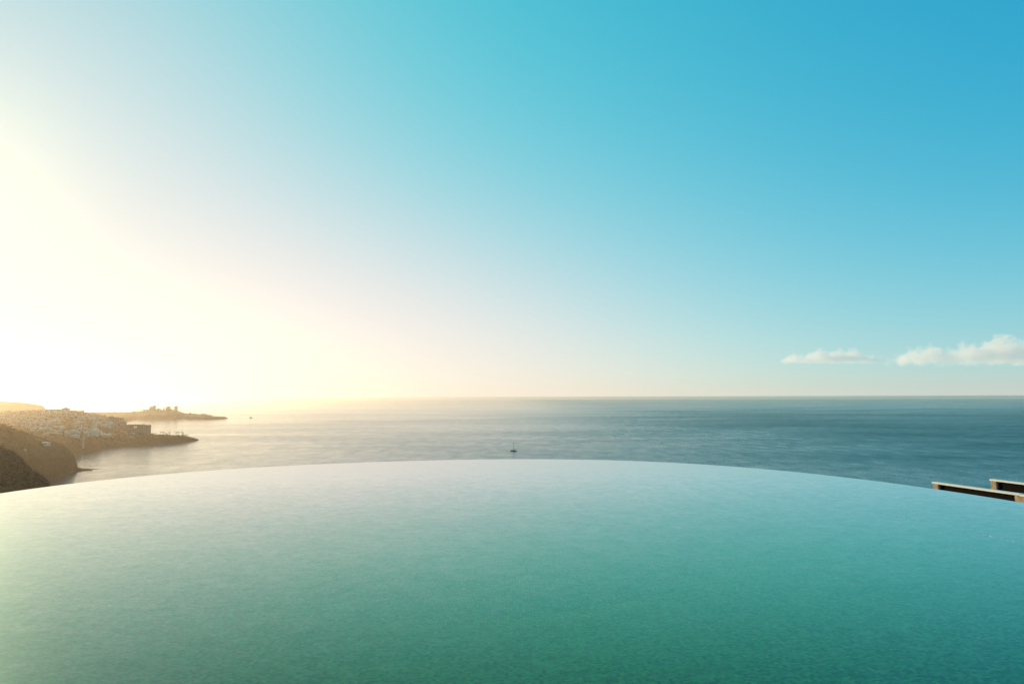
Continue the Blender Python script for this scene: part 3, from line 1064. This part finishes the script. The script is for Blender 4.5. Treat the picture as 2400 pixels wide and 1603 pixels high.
# ------------------------------------------------------------------ lower terrace with two balustrade bays
ZT = -3.0
A0, A1 = at_z(2186, 1129, ZT), at_z(2391, 1157.3, ZT)
B0 = at_z(2321, 1122.5, ZT)
U = Vector((A1.x - A0.x, A1.y - A0.y, 0)).normalized()             # along the coping, towards the camera
V = Vector((-U.y, U.x, 0))
if V.x < 0:
    V = -V                                                          # away to the right
FRAME = Matrix(((U.x, V.x, 0, 0), (U.y, V.y, 0, 0), (0, 0, 1, 0), (0, 0, 0, 1)))
mid = (A0 + A1 + B0) / 3
bm = bmesh.new()
box(bm, (-7, -3, -9), (7, 7, 0))
tr = obj('lower_terrace', bm, M_TERRACE)
tr.matrix_world = Matrix.Translation((mid.x, mid.y, ZT - 2.6)) @ FRAME
tag(tr, kind='structure')


def bay(P0, length, lab, second=False):
    """stone posts, cream coping, dark infill; local x runs along the coping, y away to the right"""
    root = empty('terrace_balustrade', (P0.x, P0.y, ZT - 2.6))
    root.rotation_euler = (0, 0, math.atan2(U.y, U.x))
    sgn = 1 if (Matrix.Rotation(math.atan2(U.y, U.x), 3, 'Z') @ Vector((0, 1, 0))).dot(V) > 0 else -1
    def Y(a, b):
        return (min(sgn * a, sgn * b), max(sgn * a, sgn * b))
    def bx(name, x0, x1, ya, yb, z0, z1, m, parent=root, bevel=.012):
        bm = bmesh.new()
        y0, y1 = Y(ya, yb)
        box(bm, (x0, y0, z0), (x1, y1, z1))
        bmesh.ops.bevel(bm, geom=list(bm.edges), offset=bevel, segments=2, affect='EDGES')
        return obj(name, bm, m, parent)
    H = 2.6
    bx('coping', -.03, length, -.05, .30, H - .085, H, M_CAP)
    bx('post', 0, .34, 0, .27, 0, H - .088, M_STONE)
    bx('infill_panel', .343, length - .27, .13, .19, .02 if not second else 1.77, H - .09, M_DARKPANEL, bevel=.004)
    if not second:
        p_ = bx('post', length - .26, length + .9, -.03, .30, 0, H - .10, M_STONE)
        bx('coping', length + .006, length + .92, -.08, .32, H - .097, H - .02, M_CAP)
    else:
        bx('post', length - .26, length + .1, 0, .27, 0, H - .088, M_STONE)
    return tag(root, lab, 'balustrade', 'balustrade bays of the lower terrace')


bay(A0, (A1 - A0).length, 'long terrace balustrade bay with cream coping and dark infill just beyond the pool rim')
bay(B0, 4.6, 'shorter-looking terrace balustrade bay behind, cut off by the right edge of the photo', True)
# sloping dark awning with a sunlit terracotta edge seen through the rear bay
aw = empty('terrace_awning', (B0.x, B0.y, ZT - 2.6))
aw.rotation_euler = (0, 0, math.atan2(U.y, U.x))
sg = 1 if (Matrix.Rotation(math.atan2(U.y, U.x), 3, 'Z') @ Vector((0, 1, 0))).dot(V) > 0 else -1
bm = bmesh.new()
v = [bm.verts.new((x, sg * y, z)) for x, y, z in [(.9, .45, 2.43), (3.6, .45, 2.43), (3.6, .45, 1.9), (1.9, .45, 1.9), (.9, .52, 2.43), (3.6, .52, 2.43), (3.6, .52, 1.9), (1.9, .52, 1.9)]]
for f in ((0, 1, 2, 3), (7, 6, 5, 4), (0, 4, 5, 1), (1, 5, 6, 2), (2, 6, 7, 3), (3, 7, 4, 0)):
    bm.faces.new([v[i] for i in f])
bmesh.ops.recalc_face_normals(bm, faces=bm.faces)
obj('canvas', bm, M_CANVAS, aw)
bm = bmesh.new()
bx_ = box(bm, (1.9, min(sg * .3, sg * .45), 1.75), (3.6, max(sg * .3, sg * .45), 1.89))
obj('tile_edge', bm, M_TERRA, aw)
for x in (2.0, 3.5):
    bm = bmesh.new(); tube(bm, [(x, sg * .485, 0), (x, sg * .485, 1.91)], [.025, .025], 8); obj('leg', bm, M_DARKPANEL, aw)
tag(aw, 'dark sloping awning with an orange edge behind the rear balustrade bay', 'awning')

# ------------------------------------------------------------------ clouds
def cloud(px0, px1, py0, py1, depth, thick, lab, seed, dens, towers):
    a, b = at_depth(px0, py1, depth), at_depth(px1, py0, depth)
    cx, cz = (a.x + b.x) / 2, (a.z + b.z) / 2
    w, h = (b.x - a.x), (b.z - a.z)
    m = bpy.data.materials.new('cloud_vapour')
    m.use_nodes = True
    nt = NT(m.node_tree)
    nodes = m.node_tree.nodes
    nodes.remove(nodes['Principled BSDF'])
    out = nodes['Material Output']
    g = nt.n('ShaderNodeTexCoord').outputs['Generated']
    s = nt.n('ShaderNodeSeparateXYZ')
    nt.put(s.inputs[0], g)
    X, Yy, Z = s.outputs
    pos = nt.vm('ADD', nt.vm('MULTIPLY', g, (w / h * 1.0, thick / h, 1.0)), (seed, seed * .7, 0))
    big = nt.noise(pos, 1.4, 3, .5)
    fine = nt.noise(pos, 3.6, 8, .66, .25)
    # flat base, billowing top whose height follows the given humps
    top = None
    for c, wd, hh in towers:
        q = nt.math('DIVIDE', nt.math('SUBTRACT', X, c), wd)
        bump = nt.math('MULTIPLY', nt.math('POWER', math.e, nt.math('MULTIPLY', nt.math('MULTIPLY', q, q), -1.0)), hh)
        top = bump if top is None else nt.math('MAXIMUM', top, bump)
    yq = nt.math('ABSOLUTE', nt.math('MULTIPLY', nt.math('SUBTRACT', Yy, .5), 2.0))
    edge = nt.math('SUBTRACT', 1.0, nt.math('MULTIPLY', yq, yq))
    topn = nt.math('MULTIPLY', nt.math('MULTIPLY', top, edge), nt.math('ADD', .55, nt.math('MULTIPLY', big.outputs[0], .9)))
    inside = nt.math('SUBTRACT', topn, Z)
    sh = nt.math('ADD', nt.math('MULTIPLY', inside, 1.6), nt.math('MULTIPLY', nt.math('SUBTRACT', fine.outputs[0], .53), 2.6))
    d = nt.math('MULTIPLY', nt.ramp(sh, .0, .30), nt.ramp(nt.math('ADD', Z, nt.math('MULTIPLY', nt.math('SUBTRACT', fine.outputs[0], .5), 1.1)), .06, .3))
    d = nt.math('MULTIPLY', d, nt.ramp(X, 0, .05))
    d = nt.math('MULTIPLY', d, nt.ramp(nt.math('SUBTRACT', 1.0, X), 0, .05))
    pv = nt.n('ShaderNodeVolumePrincipled')
    nt.put(pv.inputs['Density'], nt.math('MULTIPLY', d, dens))
    pv.inputs['Color'].default_value = (.98, .955, .94, 1)
    pv.inputs['Anisotropy'].default_value = .05
    nt.put(out.inputs['Volume'], pv.outputs[0])
    bm = bmesh.new()
    box(bm, (-w / 2, -thick / 2, -h / 2), (w / 2, thick / 2, h / 2))
    o = obj('cloud', bm, m)
    o.location = (cx, depth, cz)
    return tag(o, lab, 'cloud', 'low clouds over the right horizon')


cloud(1832, 2068, 814, 852, 30000, 2600, 'small detached puffy cloud left of the larger bank over the horizon', 3.3, .0024,
      [(.13, .10, .6), (.36, .12, .95), (.55, .10, .9), (.70, .10, .95), (.86, .10, .5)])
cloud(2098, 2620, 783, 857, 30000, 3200, 'larger cloud bank rising to the right edge over the horizon', 8.1, .0019,
      [(.08, .08, .55), (.18, .10, .62), (.305, .03, .82), (.36, .10, .7), (.455, .045, 1.15), (.54, .06, 1.0), (.62, .06, 1.1), (.8, .2, .9)])


# ------------------------------------------------------------------ haze
hz = bpy.data.materials.new('sea_haze')
hz.use_nodes = True
nt = NT(hz.node_tree)
hz.node_tree.nodes.remove(hz.node_tree.nodes['Principled BSDF'])
pv = nt.n('ShaderNodeVolumePrincipled')
pv.inputs['Color'].default_value = (1.0, .90, .79, 1)
pv.inputs['Density'].default_value = 6.2e-5
pv.inputs['Anisotropy'].default_value = .86
nt.put(hz.node_tree.nodes['Material Output'].inputs['Volume'], pv.outputs[0])
bm = bmesh.new()
box(bm, (-26500, -26500, SEA_Z - 6), (26500, 26500, 2.6))
tag(obj('haze', bm, hz), kind='stuff')
